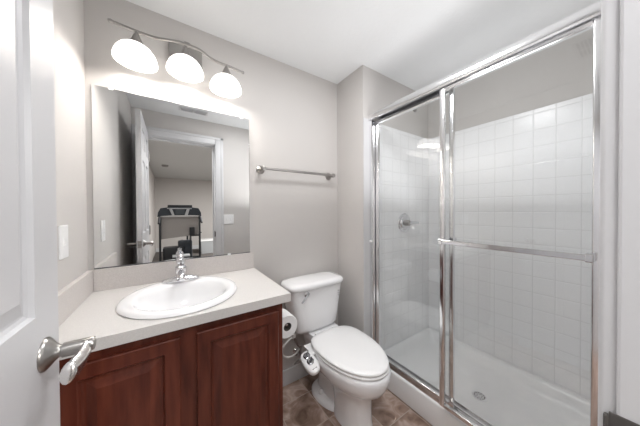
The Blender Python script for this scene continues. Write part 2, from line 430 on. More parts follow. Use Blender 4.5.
# countertop with an oval cut-out
SX, SY, SA, SB = 0.040, 1.152, 0.220, 0.237
def slab_hole(bm, x0, x1, y0, y1, z0, z1, cx, cy, a, b):
    angs = sorted([2*PI*i/72 for i in range(72)] + [math.atan2(y-cy, x-cx) % (2*PI) for x in (x0, x1) for y in (y0, y1)])
    out, inn = [], []
    for t in angs:
        c, s = math.cos(t), math.sin(t)
        k = min(((x1-cx)/c if c > 1e-9 else (x0-cx)/c if c < -1e-9 else 1e9), ((y1-cy)/s if s > 1e-9 else (y0-cy)/s if s < -1e-9 else 1e9))
        out.append((cx+c*k, cy+s*k))
        r = 1/math.sqrt((c/a)**2+(s/b)**2); inn.append((cx+c*r, cy+s*r))
    n = len(angs)
    L = [[bm.verts.new((x, y, z)) for x, y in P] for P in (out, inn) for z in (z0, z1)]
    o0, o1, i0, i1 = L
    for i in range(n):
        j = (i+1) % n
        bm.faces.new((o1[i], o1[j], i1[j], i1[i])); bm.faces.new((o0[j], o0[i], i0[i], i0[j]))
        bm.faces.new((o0[i], o0[j], o1[j], o1[i])); bm.faces.new((i0[j], i0[i], i1[i], i1[j]))
bm = nbm()
slab_hole(bm, XL+0.001, CX1, CY0, D-0.001, kt+0.0005, CZ, SX, SY, SA-0.02, SB-0.02)
ct = link('countertop', bm, M['counter'], bevel=0.002)
tag(ct, 'cream laminate vanity countertop holding the oval white sink', 'countertop')
link('backsplash', B(XL+0.021, CX1-0.004, D-0.020, D-0.001, CZ+0.0003, CZ+0.100, bev=0.0015), M['splash'], ct)
link('side_splash', B(XL+0.001, XL+0.020, CY0+0.002, D-0.001, CZ+0.0003, CZ+0.100, bev=0.0015), M['splash'], ct)

# sink
s = thing('sink', 'white oval drop-in porcelain sink set in the cream countertop', 'sink', (SX, SY, CZ))
def ell(cx, cy, a, b, z, n=64): return [(cx+a*math.cos(2*PI*i/n), cy+b*math.sin(2*PI*i/n), z) for i in range(n)]
bm = nbm()
bc = SY-0.018
rs = [ell(SX, SY, SA-0.022, SB-0.022, CZ-0.02), ell(SX, SY, SA-0.022, SB-0.022, CZ+0.0005), ell(SX, SY, SA-0.002, SB-0.002, CZ+0.0005), ell(SX, SY, SA+0.001, SB+0.001, CZ+0.005), ell(SX, SY, SA-0.003, SB-0.003, CZ+0.013),
      ell(SX, SY, SA-0.012, SB-0.012, CZ+0.018), ell(SX, SY-0.002, SA-0.026, SB-0.028, CZ+0.019),
      ell(SX, bc, 0.176, 0.178, CZ+0.015), ell(SX, bc, 0.168, 0.169, CZ+0.008), ell(SX, bc, 0.160, 0.160, CZ-0.010), ell(SX, bc, 0.150, 0.149, CZ-0.045),
      ell(SX, bc+0.002, 0.130, 0.128, CZ-0.090), ell(SX, bc+0.004, 0.100, 0.098, CZ-0.118), ell(SX, bc+0.006, 0.06, 0.06, CZ-0.132), ell(SX, bc+0.008, 0.024, 0.024, CZ-0.137)]
rs_out = [ell(SX, bc+0.008, 0.024, 0.024, CZ-0.147), ell(SX, bc+0.004, 0.105, 0.103, CZ-0.128), ell(SX, bc, 0.158, 0.157, CZ-0.05), ell(SX, bc, 0.166, 0.168, CZ-0.02)]
rings(bm, rs_out[0:1]*1 + rs_out[1:] + rs, close0=True, close1=True)
link('basin', bm, M['porc'], s, smooth=True, ang=60)
bm = nbm(); lathe(bm, [(0, -0.002), (0.022, -0.002), (0.024, 0.001), (0.019, 0.003), (0.012, 0.001), (0, 0.004)], (SX, bc+0.008, CZ-0.136), 'Z', 24)
link('drain', bm, M['chrome'], s, smooth=True)
# faucet
FX, FY, FZ = 0.036, 1.328, CZ+0.0185
f = thing('faucet', 'chrome single handle faucet with a bell shaped knob behind the sink bowl', 'faucet', (FX, FY, FZ))
bm = nbm()
def sup(cx, cy, a, b, z, e, n=48):
    o = []
    for i in range(n):
        t = 2*PI*i/n; c, q = math.cos(t), math.sin(t)
        o.append((cx+a*abs(c)**(2/e)*(1 if c >= 0 else -1), cy+b*abs(q)**(2/e)*(1 if q >= 0 else -1), z))
    return o
rings(bm, [sup(FX, FY, 0.082, 0.027, FZ, 2.6), sup(FX, FY, 0.083, 0.028, FZ+0.006, 2.6), sup(FX, FY, 0.076, 0.026, FZ+0.013, 2.4), sup(FX, FY, 0.044, 0.024, FZ+0.019, 2.2), sup(FX, FY, 0.027, 0.021, FZ+0.024, 2)])
link('base_plate', bm, M['chrome'], f, smooth=True)
bm = nbm(); lathe(bm, [(0, 0.016), (0.028, 0.016), (0.023, 0.028), (0.0235, 0.046), (0.026, 0.058), (0.025, 0.069), (0.016, 0.077), (0.012, 0.080), (0, 0.080)], (FX, FY, FZ), 'Z', 28)
link('body', bm, M['chrome'], f, smooth=True)
bm = nbm(); pts = smooth_path([(FX, FY-0.008, FZ+0.038), (FX, FY-0.045, FZ+0.050), (FX, FY-0.085, FZ+0.046), (FX, FY-0.112, FZ+0.030)], 6)
k = len(pts); tube(bm, pts, [0.0150-0.005*i/k for i in range(k)], 16, flat=(1.1, 0.85))
link('spout', bm, M['chrome'], f, smooth=True)
bm = nbm(); lathe(bm, [(0, 0.079), (0.013, 0.079), (0.019, 0.087), (0.0205, 0.096), (0.018, 0.107), (0.012, 0.117), (0.009, 0.121), (0.0105, 0.127), (0.008, 0.133), (0, 0.136)], (FX, FY, FZ), 'Z', 14)
link('knob', bm, M['chrome'], f, smooth=True, ang=20)

# ------------------------------------------------------------------ wall mirror
m = thing('wall_mirror', 'large frameless wall mirror above the vanity backsplash', 'mirror', (0.06, D-0.003, 0.974))
MX0, MX1, MZ0, MZ1 = -0.303, 0.417, 0.9735, 1.831
link('glass', B(MX0, MX1, D-0.006, D-0.001, MZ0, MZ1, bev=0.001), M['mirror'], m)
link('bottom_channel', B(MX0, MX1, D-0.0075, D-0.0062, MZ0, MZ0+0.0045), M['darkgap'], m)
for x, z in ((-0.236, MZ1), (0.372, MZ1), (0.29, MZ0)):
    bm = nbm(); box(bm, x-0.009, x+0.009, D-0.0095, D-0.0005, z-0.008 if z > 1 else z-0.001, z+0.010 if z > 1 else z+0.009, bev=0.002)
    link('clip', bm, M['plastic'], m)

# ------------------------------------------------------------------ vanity light
BY = D-0.12
vl = thing('vanity_light', 'brushed nickel wavy bar light with three lit white glass shades', 'light fixture', (0.072, D-0.001, 2.09))
bm = nbm(); box(bm, -0.006, 0.152, D-0.026, D-0.001, 2.030, 2.142, bev=0.004)
link('wall_plate', bm, M['nickel'], vl)
barp = smooth_path([(-0.216, BY, 2.080), (-0.170, BY, 2.076), (-0.120, BY, 2.073), (-0.06, BY, 2.073), (-0.01, BY, 2.083), (0.04, BY, 2.093), (0.09, BY, 2.094), (0.135, BY, 2.088), (0.18, BY, 2.066), (0.225, BY, 2.057), (0.27, BY, 2.056), (0.31, BY, 2.052), (0.350, BY, 2.047)], 5)
bm = nbm(); tube(bm, barp, 0.0065, 12)
for p in (barp[0], barp[-1]):
    lathe(bm, [(0, -0.008), (0.006, -0.008), (0.0085, -0.003), (0.0085, 0.003), (0.006, 0.008), (0, 0.008)], p, 'X', 14)
link('bar', bm, M['nickel'], vl, smooth=True)
bm = nbm(); tube(bm, [(0.073, D-0.025, 2.095), (0.073, BY, 2.095)], 0.007, 12)
lathe(bm, [(0, -0.012), (0.011, -0.012), (0.012, 0.0), (0.011, 0.012), (0, 0.012)], (0.073, BY, 2.094), 'X', 16)
link('arm', bm, M['nickel'], vl, smooth=True)
for x, z in ((-0.127, 2.072), (0.069, 2.086), (0.262, 2.057)):
    bm = nbm(); lathe(bm, [(0, 0.004), (0.006, 0.004), (0.007, -0.008), (0.012, -0.018), (0.016, -0.030), (0.023, -0.046), (0.032, -0.060), (0.034, -0.069), (0, -0.069)], (x, BY, z), 'Z', 24)
    cap = link('socket_cup', bm, M['nickel'], vl, smooth=True)
    bm = nbm()
    zt = z-0.065; x -= 0.003
    rs = [(0.030, 0.0), (0.046, -0.006), (0.060, -0.017), (0.072, -0.034), (0.080, -0.054), (0.083, -0.070), (0.082, -0.077), (0.079, -0.076), (0.078, -0.068), (0.074, -0.050), (0.063, -0.030), (0.047, -0.016), (0.03, -0.010), (0.0, -0.009)]
    lathe(bm, [(0, 0.0)]+rs, (x, BY, zt), 'Z', 40)
    link('lamp_shade', bm, M['shade'], vl, smooth=True)
    l = bpy.data.lights.new('bulb', 'POINT'); l.energy = BULB_W; l.shadow_soft_size = 0.022; l.color = (1.0, 0.97, 0.94)
    lo = bpy.data.objects.new('bulb', l); C.objects.link(lo); lo.location = (x, BY, zt-0.045); lo.parent = vl; lo.matrix_parent_inverse = vl.matrix_world.inverted()

# ------------------------------------------------------------------ towel bar
tb = thing('towel_bar', 'brushed nickel towel bar on the wall above the toilet', 'towel bar', (0.770, D-0.001, 1.514))
bm = nbm(); lathe(bm, [(0, -0.285), (0.0085, -0.285), (0.0085, 0.285), (0, 0.285)], (0.770, 1.378, 1.514), 'X', 16)
link('bar', bm, M['nickel'], tb, smooth=True)
for x in (0.491, 1.047):
    bm = nbm()
    lathe(bm, [(0, 0.0), (0.027, 0.0), (0.028, -0.006), (0.022, -0.012), (0.012, -0.020), (0.010, -0.048), (0.014, -0.056), (0.0165, -0.067), (0.014, -0.078), (0, -0.082)], (x, D-0.0005, 1.514), 'Y', 24)
    link('post', bm, M['nickel'], tb, smooth=True)

# ------------------------------------------------------------------ toilet
TX, TKX = 0.870, 0.826
t = thing('toilet', 'white two piece toilet with closed lid beside the shower', 'toilet', (TX, 1.10, 0))
def egg(cx, yc, a, lf, lb, z, eb=2.6, ef=2.0, n=56, dx=0.0):
    o = []
    for i in range(n):
        th = 2*PI*i/n; c, q = math.cos(th), math.sin(th)
        e = ef if q < 0 else eb
        x = cx + a*abs(c)**(2/e)*(1 if c >= 0 else -1)
        y = yc + (lf if q < 0 else lb)*abs(q)**(2/e)*(1 if q >= 0 else -1)
        o.append((x, y, z))
    return o
bm = nbm()
# foot, pedestal and bowl in one body; y centre 1.08
R_b = [  # z, half width, front reach, back reach, yc, eb, cx
 (0.000, 0.092, 0.135, 0.120, 0.99, 2.8, 0.893), (0.018, 0.091, 0.134, 0.120, 0.99, 2.8, 0.893), (0.030, 0.088, 0.131, 0.118, 0.99, 2.8, 0.893), (0.065, 0.087, 0.130, 0.118, 0.99, 2.8, 0.892),
 (0.12, 0.087, 0.130, 0.12, 0.99, 2.8, 0.890), (0.18, 0.090, 0.136, 0.13, 0.990, 2.8, 0.886), (0.225, 0.103, 0.160, 0.16, 1.00, 2.6, 0.881), (0.260, 0.130, 0.215, 0.195, 1.02, 2.5, 0.878),
 (0.29, 0.156, 0.280, 0.21, 1.04, 2.5, 0.875), (0.325, 0.175, 0.294, 0.215, 1.035, 2.5, 0.874), (0.36, 0.183, 0.299, 0.22, 1.03, 2.6, 0.874), (0.385, 0.184, 0.300, 0.225, 1.03, 2.6, 0.873), (0.397, 0.176, 0.292, 0.220, 1.03, 2.6, 0.872)]
rings(bm, [egg(cx, yc, a, lf, lb, z, eb) for z, a, lf, lb, yc, eb, cx in R_b])
rings(bm, [egg(0.890, 1.215, a, lf, lb, z, 2.6) for z, a, lf, lb in ((0, 0.116, 0.175, 0.125), (0.020, 0.115, 0.173, 0.124), (0.030, 0.108, 0.165, 0.118), (0.040, 0.080, 0.15, 0.11))])
rings(bm, [egg(0.885, 1.18, a, lf, lb, z, 3) for z, a, lf, lb in ((0.02, 0.066, 0.16, 0.14), (0.06, 0.058, 0.16, 0.13), (0.16, 0.056, 0.16, 0.12), (0.25, 0.075, 0.16, 0.12), (0.33, 0.11, 0.16, 0.12))])
link('bowl', bm, M['porc'], t, smooth=True, ang=60)
# deck that carries the tank
bm = nbm()
rings(bm, [sup(TKX+0.045, 1.30, a, b_, z, 4) for z, a, b_ in ((0.24, 0.07, 0.07), (0.31, 0.10, 0.09), (0.36, 0.112, 0.105), (0.392, 0.118, 0.11), (0.4175, 0.114, 0.107))])
link('deck', bm, M['porc'], t, smooth=True, ang=60)
# tank: tapered loft
bm = nbm()
ty0, ty1 = 1.245, 1.432
def rr(cx, w, y0, y1, z, e=6, n=64): return sup(cx, (y0+y1)/2, w/2, (y1-y0)/2, z, e, n)
rings(bm, [rr(TKX+0.012, 0.285, 1.285, ty1-0.03, 0.418, 3.4), rr(TKX+0.012, 0.322, 1.266, ty1-0.02, 0.427, 3.8), rr(TKX+0.011, 0.342, 1.256, ty1-0.012, 0.45, 4.4), rr(TKX+0.005, 0.380, 1.248, ty1, 0.58, 5), rr(TKX, 0.412, 1.240, ty1, 0.70), rr(TKX, 0.414, 1.24, ty1, 0.719)])
link('tank', bm, M['porc'], t, smooth=True, ang=60)
bm = nbm()
rings(bm, [rr(TKX, 0.414, 1.235, ty1+0.001, 0.7195, 5), rr(TKX, 0.440, 1.222, ty1+0.004, 0.725, 4.6), rr(TKX, 0.448, 1.216, ty1+0.005, 0.738, 4.4), rr(TKX, 0.444, 1.218, ty1+0.005, 0.751, 4.4), rr(TKX, 0.425, 1.228, ty1, 0.762, 4.4), rr(TKX, 0.35, 1.25, ty1-0.02, 0.767, 4)])
link('tank_lid', bm, M['porc'], t, smooth=True, ang=60)
# seat ring and lid
bm = nbm()
rings(bm, [egg(TX, 1.035, 0.172, 0.290, 0.175, 0.3975, 3), egg(TX, 1.035, 0.181, 0.298, 0.180, 0.402, 3), egg(TX, 1.035, 0.182, 0.299, 0.180, 0.410, 3), egg(TX, 1.035, 0.177, 0.293, 0.178, 0.4145, 3)])
link('seat', bm, M['plastic'], t, smooth=True, ang=60)
bm = nbm()
rings(bm, [egg(TX, 1.035, 0.172, 0.288, 0.178, 0.4155, 3.4), egg(TX, 1.035, 0.180, 0.296, 0.183, 0.419, 3.4), egg(TX, 1.035, 0.181, 0.297, 0.184, 0.427, 3.4), egg(TX, 1.035, 0.176, 0.291, 0.181, 0.433, 3.4), egg(TX, 1.035, 0.155, 0.265, 0.165, 0.4365, 3.2), egg(TX, 1.03, 0.09, 0.17, 0.10, 0.4385, 2.6)])
link('seat_lid', bm, M['plastic'], t, smooth=True, ang=60)
for x in (TX-0.07, TX+0.07):
    bm = nbm(); box(bm, x-0.022, x+0.022, 1.200, 1.238, 0.400, 0.432, bev=0.006, seg=3); link('hinge', bm, M['plastic'], t, smooth=True)
# flush lever
bm = nbm()
lathe(bm, [(0, 0), (0.019, 0), (0.019, -0.006), (0.012, -0.011), (0, -0.012)], (0.724, 1.243, 0.696), 'Y', 24)
fl = link('flush_lever', bm, M['chrome'], t, smooth=True)
bm = nbm(); tube(bm, smooth_path([(0.722, 1.229, 0.694), (0.708, 1.222, 0.684), (0.686, 1.214, 0.670), (0.672, 1.210, 0.661)], 5), 0.0058, 10)
link('lever_arm', bm, M['chrome'], fl, smooth=True)
# embossed emblem on the tank (small printed mark)
bm = nbm()
gm = mat('grey_print', (0.45, 0.46, 0.47), 0.4)
ex, ez = 0.990, 0.665
for i, wd in enumerate((0.016, 0.020, 0.013)):
    box(bm, ex-wd/2, ex+wd/2, 1.2405, 1.2435, ez-0.014*i, ez-0.014*i+(0.009 if i == 0 else 0.005))
link('maker_mark', bm, gm, t)
for x in (0.808, 0.972):
    bm = nbm(); lathe(bm, [(0.016, 0.0), (0.016, 0.020), (0.012, 0.030), (0.006, 0.034), (0, 0.035)], (x, 1.205, 0.026), 'Z', 20)
    link('bolt_cap', bm, M['porc'], t, smooth=True)
# bidet attachment: flat plate under the seat with an oval control panel at the left
bm = nbm()
bp0, bp1 = Vector((0.640, 1.125, 0.402)), Vector((0.643, 1.012, 0.374))
def slant(a, b, e, up, k=0):
    o = []
    c0 = (bp0+bp1)/2; d = (bp0-bp1).normalized(); X = Vector((0.93, 0.0, 0.20)).normalized(); X = (X-d*X.dot(d)).normalized(); Nn = X.cross(d).normalized()
    for i in range(40):
        th = 2*PI*i/40; c, q = math.cos(th), math.sin(th)
        o.append(c0+X*(a*abs(c)**(2/e)*(1 if c >= 0 else -1))+d*(b*abs(q)**(2/e)*(1 if q >= 0 else -1))+Nn*up)
    return o
rings(bm, [slant(0.033, 0.064, 2.6, -0.030), slant(0.039, 0.070, 2.6, -0.022), slant(0.040, 0.071, 2.6, -0.004), slant(0.036, 0.067, 2.6, 0.003), slant(0.02, 0.055, 2.4, 0.005)])
bd = link('bidet_panel', bm, M['plastic'], t, smooth=True, ang=60)
bd['label'] = 'white oval bidet control panel with chrome dials'
c0 = (bp0+bp1)/2; dd = (bp0-bp1).normalized(); X_ = Vector((0.93, 0.0, 0.20)).normalized(); X_ = (X_-dd*X_.dot(dd)).normalized(); N_ = X_.cross(dd).normalized()
Mt = Matrix((X_, dd, N_)).transposed()
for off, r in ((0.033, 0.021), (-0.006, 0.021)):
    bm = nbm(); lathe(bm, [(0, 0.003), (r, 0.003), (r*0.98, 0.010), (r*0.75, 0.013), (r*0.7, 0.011), (0, 0.011)], c0+dd*off, 'Z', 24, Mt)
    kn = link('dial', bm, M['dialc'], bd, smooth=True)
    bm = nbm()
    a0 = 0.6 if off else -0.7
    hv = [Vector((s_*r*0.85*math.cos(a0)+q_*0.0035*math.sin(a0), s_*r*0.85*math.sin(a0)-q_*0.0035*math.cos(a0), h_)) for h_ in (0.011, 0.022) for s_, q_ in ((-1, -1), (1, -1), (1, 1), (-1, 1))]
    V = [bm.verts.new(Mt @ p + c0+dd*off) for p in hv]
    for fa in ((0,1,2,3),(4,5,6,7),(0,1,5,4),(1,2,6,5),(2,3,7,6),(3,0,4,7)): bm.faces.new([V[i] for i in fa])
    link('dial_grip', bm, mat('dark_chrome', (0.12, 0.12, 0.13), 0.25, 0.8), kn)
bm = nbm()
V = [bm.verts.new(Mt @ Vector(p) + c0+dd*(-0.048)) for p in ((-0.021, 0.004, 0.0035), (-0.012, -0.012, 0.0035), (0.012, -0.012, 0.0035), (0.021, 0.004, 0.0035), (0.012, -0.003, 0.0055), (-0.012, -0.003, 0.0055))]
bm.faces.new(V); link('dark_arc', bm, M['greyp'], bd)
link('bidet_plate', B(0.672, 0.80, 1.09, 1.195, 0.3980, 0.4035, bev=0.001), M['plastic'], t)
# supply valve on the wall with hoses
sv = thing('shutoff_valve', 'chrome shutoff valve low on the wall behind the toilet', 'valve', (0.750, D-0.014, 0.20))
bm = nbm(); lathe(bm, [(0, 0.0), (0.028, 0.0), (0.025, -0.006), (0.008, -0.010), (0.008, -0.05), (0.013, -0.052), (0.013, -0.075), (0, -0.075)], (0.750, D-0.0005, 0.205), 'Y', 20)
link('body', bm, M['chrome'], sv, smooth=True)
bm = nbm(); rings(bm, [[(0.750+0.018*math.cos(2*PI*i/24), D-h_, 0.205+0.011*math.sin(2*PI*i/24)) for i in range(24)] for h_ in (0.075, 0.095)])
link('handle', bm, M['chrome'], sv, smooth=True)
bm = nbm(); lathe(bm, [(0, 0), (0.009, 0), (0.009, 0.045), (0.012, 0.047), (0.012, 0.06), (0, 0.06)], (0.750, D-0.063, 0.213), 'Z', 16)
link('tee', bm, M['nickel'], sv, smooth=True)
def hose(name, pts, r, m_, label):
    bm = nbm(); tube(bm, smooth_path(pts, 10), r, 10)
    return tag(link(name, bm, m_, smooth=True), label, 'hose')
hose('supply_hose', [(0.750, D-0.063, 0.273), (0.715, 1.35, 0.31), (0.69, 1.335, 0.355), (0.678, 1.325, 0.385), (0.680, 1.325, 0.410)], 0.0062, M['hoseb'], 'dark brown supply hose running down from the toilet tank')
hose('bidet_hose', [(0.738, D-0.066, 0.262), (0.69, 1.345, 0.262), (0.633, 1.33, 0.270), (0.594, 1.33, 0.298), (0.592, 1.33, 0.346), (0.632, 1.33, 0.380), (0.664, 1.330, 0.395)], 0.0056, M['hosep'], 'pale looped hose curving left below the toilet paper roll')
hose('braided_hose', [(0.750, D-0.100, 0.205), (0.71, 1.32, 0.235), (0.655, 1.26, 0.265), (0.612, 1.20, 0.31), (0.610, 1.16, 0.350), (0.625, 1.135, 0.372)], 0.0055, M['braid'], 'steel braided hose ending at the bidet control panel')
bm = nbm(); lathe(bm, [(0, 0), (0.013, 0), (0.015, 0.006), (0.015, 0.022), (0, 0.022)], (0.672, 1.328, 0.392), 'Z', 12)
tag(link('hose_nut', bm, M['hosep'], smooth=True), 'white plastic nut under the left end of the toilet tank', 'nut')

# ------------------------------------------------------------------ toilet paper
RX, RZ, RY0, RY1 = 0.489, 0.644, 1.035, 1.135
bm = nbm(); rn = 40
prof = [(0.0215, RY0), (0.056, RY0), (0.058, RY0+0.003), (0.058, RY1-0.003), (0.056, RY1), (0.0215, RY1)]
V = [[bm.verts.new((RX+r*math.cos(2*PI*i/rn), y, RZ+r*math.sin(2*PI*i/rn))) for i in range(rn)] for r, y in prof]
for a, b in zip(V, V[1:]+V[:1]):
    for i in range(rn): bm.faces.new((a[i], a[(i+1) % rn], b[(i+1) % rn], b[i]))
tp = link('toilet_paper_roll', bm, M['paper'], smooth=True)
bm = nbm(); V = [[bm.verts.new((RX+r*math.cos(2*PI*i/rn), y, RZ+r*math.sin(2*PI*i/rn))) for i in range(rn)] for r, y in ((0.0213, RY0+0.001), (0.0203, RY0+0.001), (0.0203, RY1-0.001), (0.0213, RY1-0.001))]
for a, b in zip(V, V[1:]+V[:1]):
    for i in range(rn): bm.faces.new((a[i], a[(i+1) % rn], b[(i+1) % rn], b[i]))
link('cardboard_core', bm, M['core'], tp)
tag(tp, 'white toilet paper roll on a holder at the side of the vanity', 'toilet paper')
bm = nbm()
lathe(bm, [(0, 0), (0.022, 0), (0.022, 0.005), (0.010, 0.012), (0.008, 0.05), (0.010, 0.060), (0.012, RX-KX1), (0.010, RX-KX1+0.010), (0, RX-KX1+0.013)], (KX1+0.0005, RY1+0.017, RZ+0.0061), 'X', 20)
h = link('toilet_paper_holder', bm, M['nickel'], v, smooth=True); h['label'] = 'brushed nickel arm'
bm = nbm(); lathe(bm, [(0, RY0+0.010), (0.007, RY0+0.011), (0.010, RY0+0.014), (0.012, RY0+0.024), (0.014, RY0+0.030), (0.014, RY1+0.004), (0.007, RY1+0.006), (0.007, RY1+0.017), (0, RY1+0.017)], (RX, 0, RZ+0.0061), 'Y', 20)
link('roller', bm, M['chrome'], h, smooth=True)

# ------------------------------------------------------------------ shower
PX0, PY0, PY1, CBZ = 1.2276, YR+0.001, YW-0.0085, 0.150
p = thing('shower_pan', 'white acrylic shower pan with a raised front curb', 'shower pan', (1.6, 0.59, 0))
bm = nbm()
box(bm, PX0, 1.325, PY0, PY1, 0, CBZ, bev=0.012, seg=4)
link('curb', bm, M['pan'], p, smooth=True)
bm = nbm()
# dished base with raised rim
X0, X1, Y0, Y1 = 1.322, XF-0.0085, PY0, PY1
dcx, dcy = 1.618, 0.60
def rrect(x0, x1, y0, y1, r, z, k=8):
    o = []
    for cx, cy, a0 in ((x1-r, y1-r, 0), (x0+r, y1-r, PI/2), (x0+r, y0+r, PI), (x1-r, y0+r, 1.5*PI)):
        for i in range(k): a = a0+PI/2*i/(k-1); o.append((cx+r*math.cos(a), cy+r*math.sin(a), z))
    return o
def dcirc(r, z, k=8):
    o = []
    for a0 in (0, PI/2, PI, 1.5*PI):
        for i in range(k): a = a0+PI/2*(i+0.0)/(k-1)*0.999; o.append((dcx+r*math.cos(a), dcy+r*math.sin(a), z))
    return o
rings(bm, [rrect(X0, X1, Y0, Y1, 0.004, 0.0), rrect(X0, X1, Y0, Y1, 0.004, CBZ+0.002), rrect(X0+0.006, X1-0.012, Y0+0.012, Y1-0.012, 0.02, CBZ+0.004), rrect(X0+0.008, X1-0.030, Y0+0.03, Y1-0.03, 0.03, CBZ-0.02),
           rrect(X0+0.014, X1-0.045, Y0+0.045, Y1-0.045, 0.05, 0.09), rrect(X0+0.035, X1-0.07, Y0+0.07, Y1-0.07, 0.07, 0.068), dcirc(0.06, 0.051), dcirc(0.03, 0.049)], close0=True, close1=True)
link('basin', bm, M['pan'], p, smooth=True, ang=60)
bm = nbm(); lathe(bm, [(0, 0.0), (0.040, 0.0), (0.040, 0.003), (0.036, 0.005), (0, 0.005)], (dcx, dcy, 0.0505), 'Z', 32)
dr = link('drain_cover', bm, M['alu'], p, smooth=True)
bm = nbm()
for i in range(12):
    a = 2*PI*i/12
    lathe(bm, [(0, 0), (0.0042, 0), (0.0042, 0.0008), (0, 0.0008)], (dcx+0.027*math.cos(a), dcy+0.027*math.sin(a), 0.0555), 'Z', 8)
for i in range(6):
    a = 2*PI*i/6+0.2
    lathe(bm, [(0, 0), (0.0036, 0), (0.0036, 0.0008), (0, 0.0008)], (dcx+0.014*math.cos(a), dcy+0.014*math.sin(a), 0.0555), 'Z', 8)
link('drain_holes', bm, M['dark'], dr)

e = thing('shower_door', 'chrome framed sliding glass shower door standing on the curb', 'shower door', (1.23, 0.6, CBZ))
# header: rounded channel
bm = nbm()
prof = [(1.190, 1.892), (1.186, 1.897), (1.184, 1.912), (1.187, 1.928), (1.194, 1.938), (1.206, 1.942), (1.262, 1.942), (1.264, 1.892), (1.256, 1.892), (1.256, 1.930), (1.232, 1.930), (1.232, 1.905), (1.228, 1.905), (1.228, 1.930), (1.198, 1.930), (1.198, 1.892)]
rings(bm, [[(x, y, z) for x, z in prof] for y in (YR+0.002, YW-0.0085)])
link('header', bm, M['alu'], e, smooth=True, ang=30)
# bottom track
bm = nbm()
prof = [(1.240, CBZ), (1.240, CBZ+0.020), (1.244, CBZ+0.024), (1.250, CBZ+0.024), (1.250, CBZ+0.008), (1.272, CBZ+0.008), (1.272, CBZ+0.030), (1.278, CBZ+0.030), (1.278, CBZ+0.010), (1.300, CBZ+0.010), (1.300, CBZ+0.034), (1.306, CBZ+0.034), (1.308, CBZ)]
prof = [(x-0.036, z+0.0005) for x, z in prof]
prof = [(max(x, 1.2385), z) for x, z in [(x+0.036-0.006+0.0, z) for x, z in prof]]
rings(bm, [[(x, y, z) for x, z in prof] for y in (YR+0.002, YW-0.0085)])
link('bottom_track', bm, M['alu'], e, smooth=True, ang=30)
for y0, y1 in ((YW-0.030, YW-0.0085), (YR+0.002, YR+0.022)):
    bm = nbm()
    box(bm, 1.200, 1.262, y0, y1, CBZ+0.036, 1.891, bev=0.002)
    link('side_jamb', bm, M['alu'], e)
    bm = nbm(); box(bm, 1.2, 1.1995, y0, y0, 1, 1) if False else None
    bm.free()
def sliding(x, y0, y1, z0, z1, sw, name):
    g = nbm(); box(g, x-0.003, x+0.003, y0+0.006, y1-0.006, z0+0.006, z1-0.006)
    pn = link('glass_panel', g, M['glass'], e)
    for a, b in ((y0, y0+sw), (y1-sw, y1)):
        bm = nbm(); box(bm, x-0.010, x+0.010, a, b, z0, z1, bev=0.004, seg=3); link('stile', bm, M['alu'], pn, smooth=True)
    bm = nbm(); box(bm, x-0.010, x+0.010, y0+sw, y1-sw, z1-0.022, z1, bev=0.004, seg=3); link('top_rail', bm, M['alu'], pn, smooth=True)
    bm = nbm(); box(bm, x-0.010, x+0.010, y0+sw, y1-sw, z0, z0+0.022, bev=0.004, seg=3); link('bottom_rail', bm, M['alu'], pn, smooth=True)
    return pn
outer = sliding(1.213, 0.087, 0.637, CBZ+0.026, 1.893, 0.026, 'outer')
inner = sliding(1.246, 0.580, 1.116, CBZ+0.026, 1.886, 0.024, 'inner')
# towel handle on the outer panel
bm = nbm()
box(bm, 1.163, 1.171, 0.120, 0.615, 1.066, 1.087, bev=0.002)
hb = link('towel_rail', bm, M['chrome'], outer)
for y in (0.114, 0.612):
    bm = nbm(); box(bm, 1.160, 1.204, y-0.010, y+0.010, 1.062, 1.091, bev=0.003); link('rail_bracket', bm, M['chrome'], outer)
bm = nbm(); box(bm, 1.256, 1.290, 0.588, 0.600, 1.06, 1.09, bev=0.002); link('inner_pull', bm, M['chrome'], inner)
# jamb bumper
bm = nbm(); box(bm, 1.192, 1.204, YW-0.034, YW-0.010, 1.008, 1.024, bev=0.003); link('bumper', bm, M['plastic'], e)

# valve trim on the tiled end wall
vv = thing('shower_valve', 'chrome round shower valve with lever on the tiled end wall', 'shower valve', (1.604, YW-0.008, 1.137))
yv = YW-0.0085
bm = nbm(); lathe(bm, [(0, 0), (0.078, 0), (0.079, -0.004), (0.074, -0.010), (0.060, -0.010), (0.054, -0.018), (0.032, -0.022), (0, -0.022)], (1.604, yv, 1.137), 'Y', 40)
link('escutcheon', bm, M['chrome'], vv, smooth=True, ang=25)
bm = nbm(); lathe(bm, [(0, -0.017), (0.026, -0.017), (0.024, -0.045), (0.018, -0.055), (0, -0.057)], (1.604, yv, 1.137), 'Y', 28)
link('hub', bm, M['nickel'], vv, smooth=True, ang=40)
bm = nbm(); tube(bm, smooth_path([(1.604, yv-0.042, 1.137), (1.64, yv-0.050, 1.137), (1.69, yv-0.056, 1.136), (1.715, yv-0.058, 1.136)], 5), [0.015]*6+[0.011]*6+[0.008]*4, 14)
link('lever', bm, M['chrome'], vv, smooth=True)
# shower arm plate above the tile
sh = thing('round_wall_plate', 'small round metal plate on the painted wall above the shower tile', 'wall plate', (1.765, YW-0.001, 2.125))
bm = nbm(); lathe(bm, [(0, 0), (0.030, 0), (0.028, -0.006), (0.012, -0.010), (0, -0.010)], (1.765, YW-0.0005, 2.125), 'Y', 24)
link('disc', bm, M['nickel'], sh, smooth=True)
# corner shelf

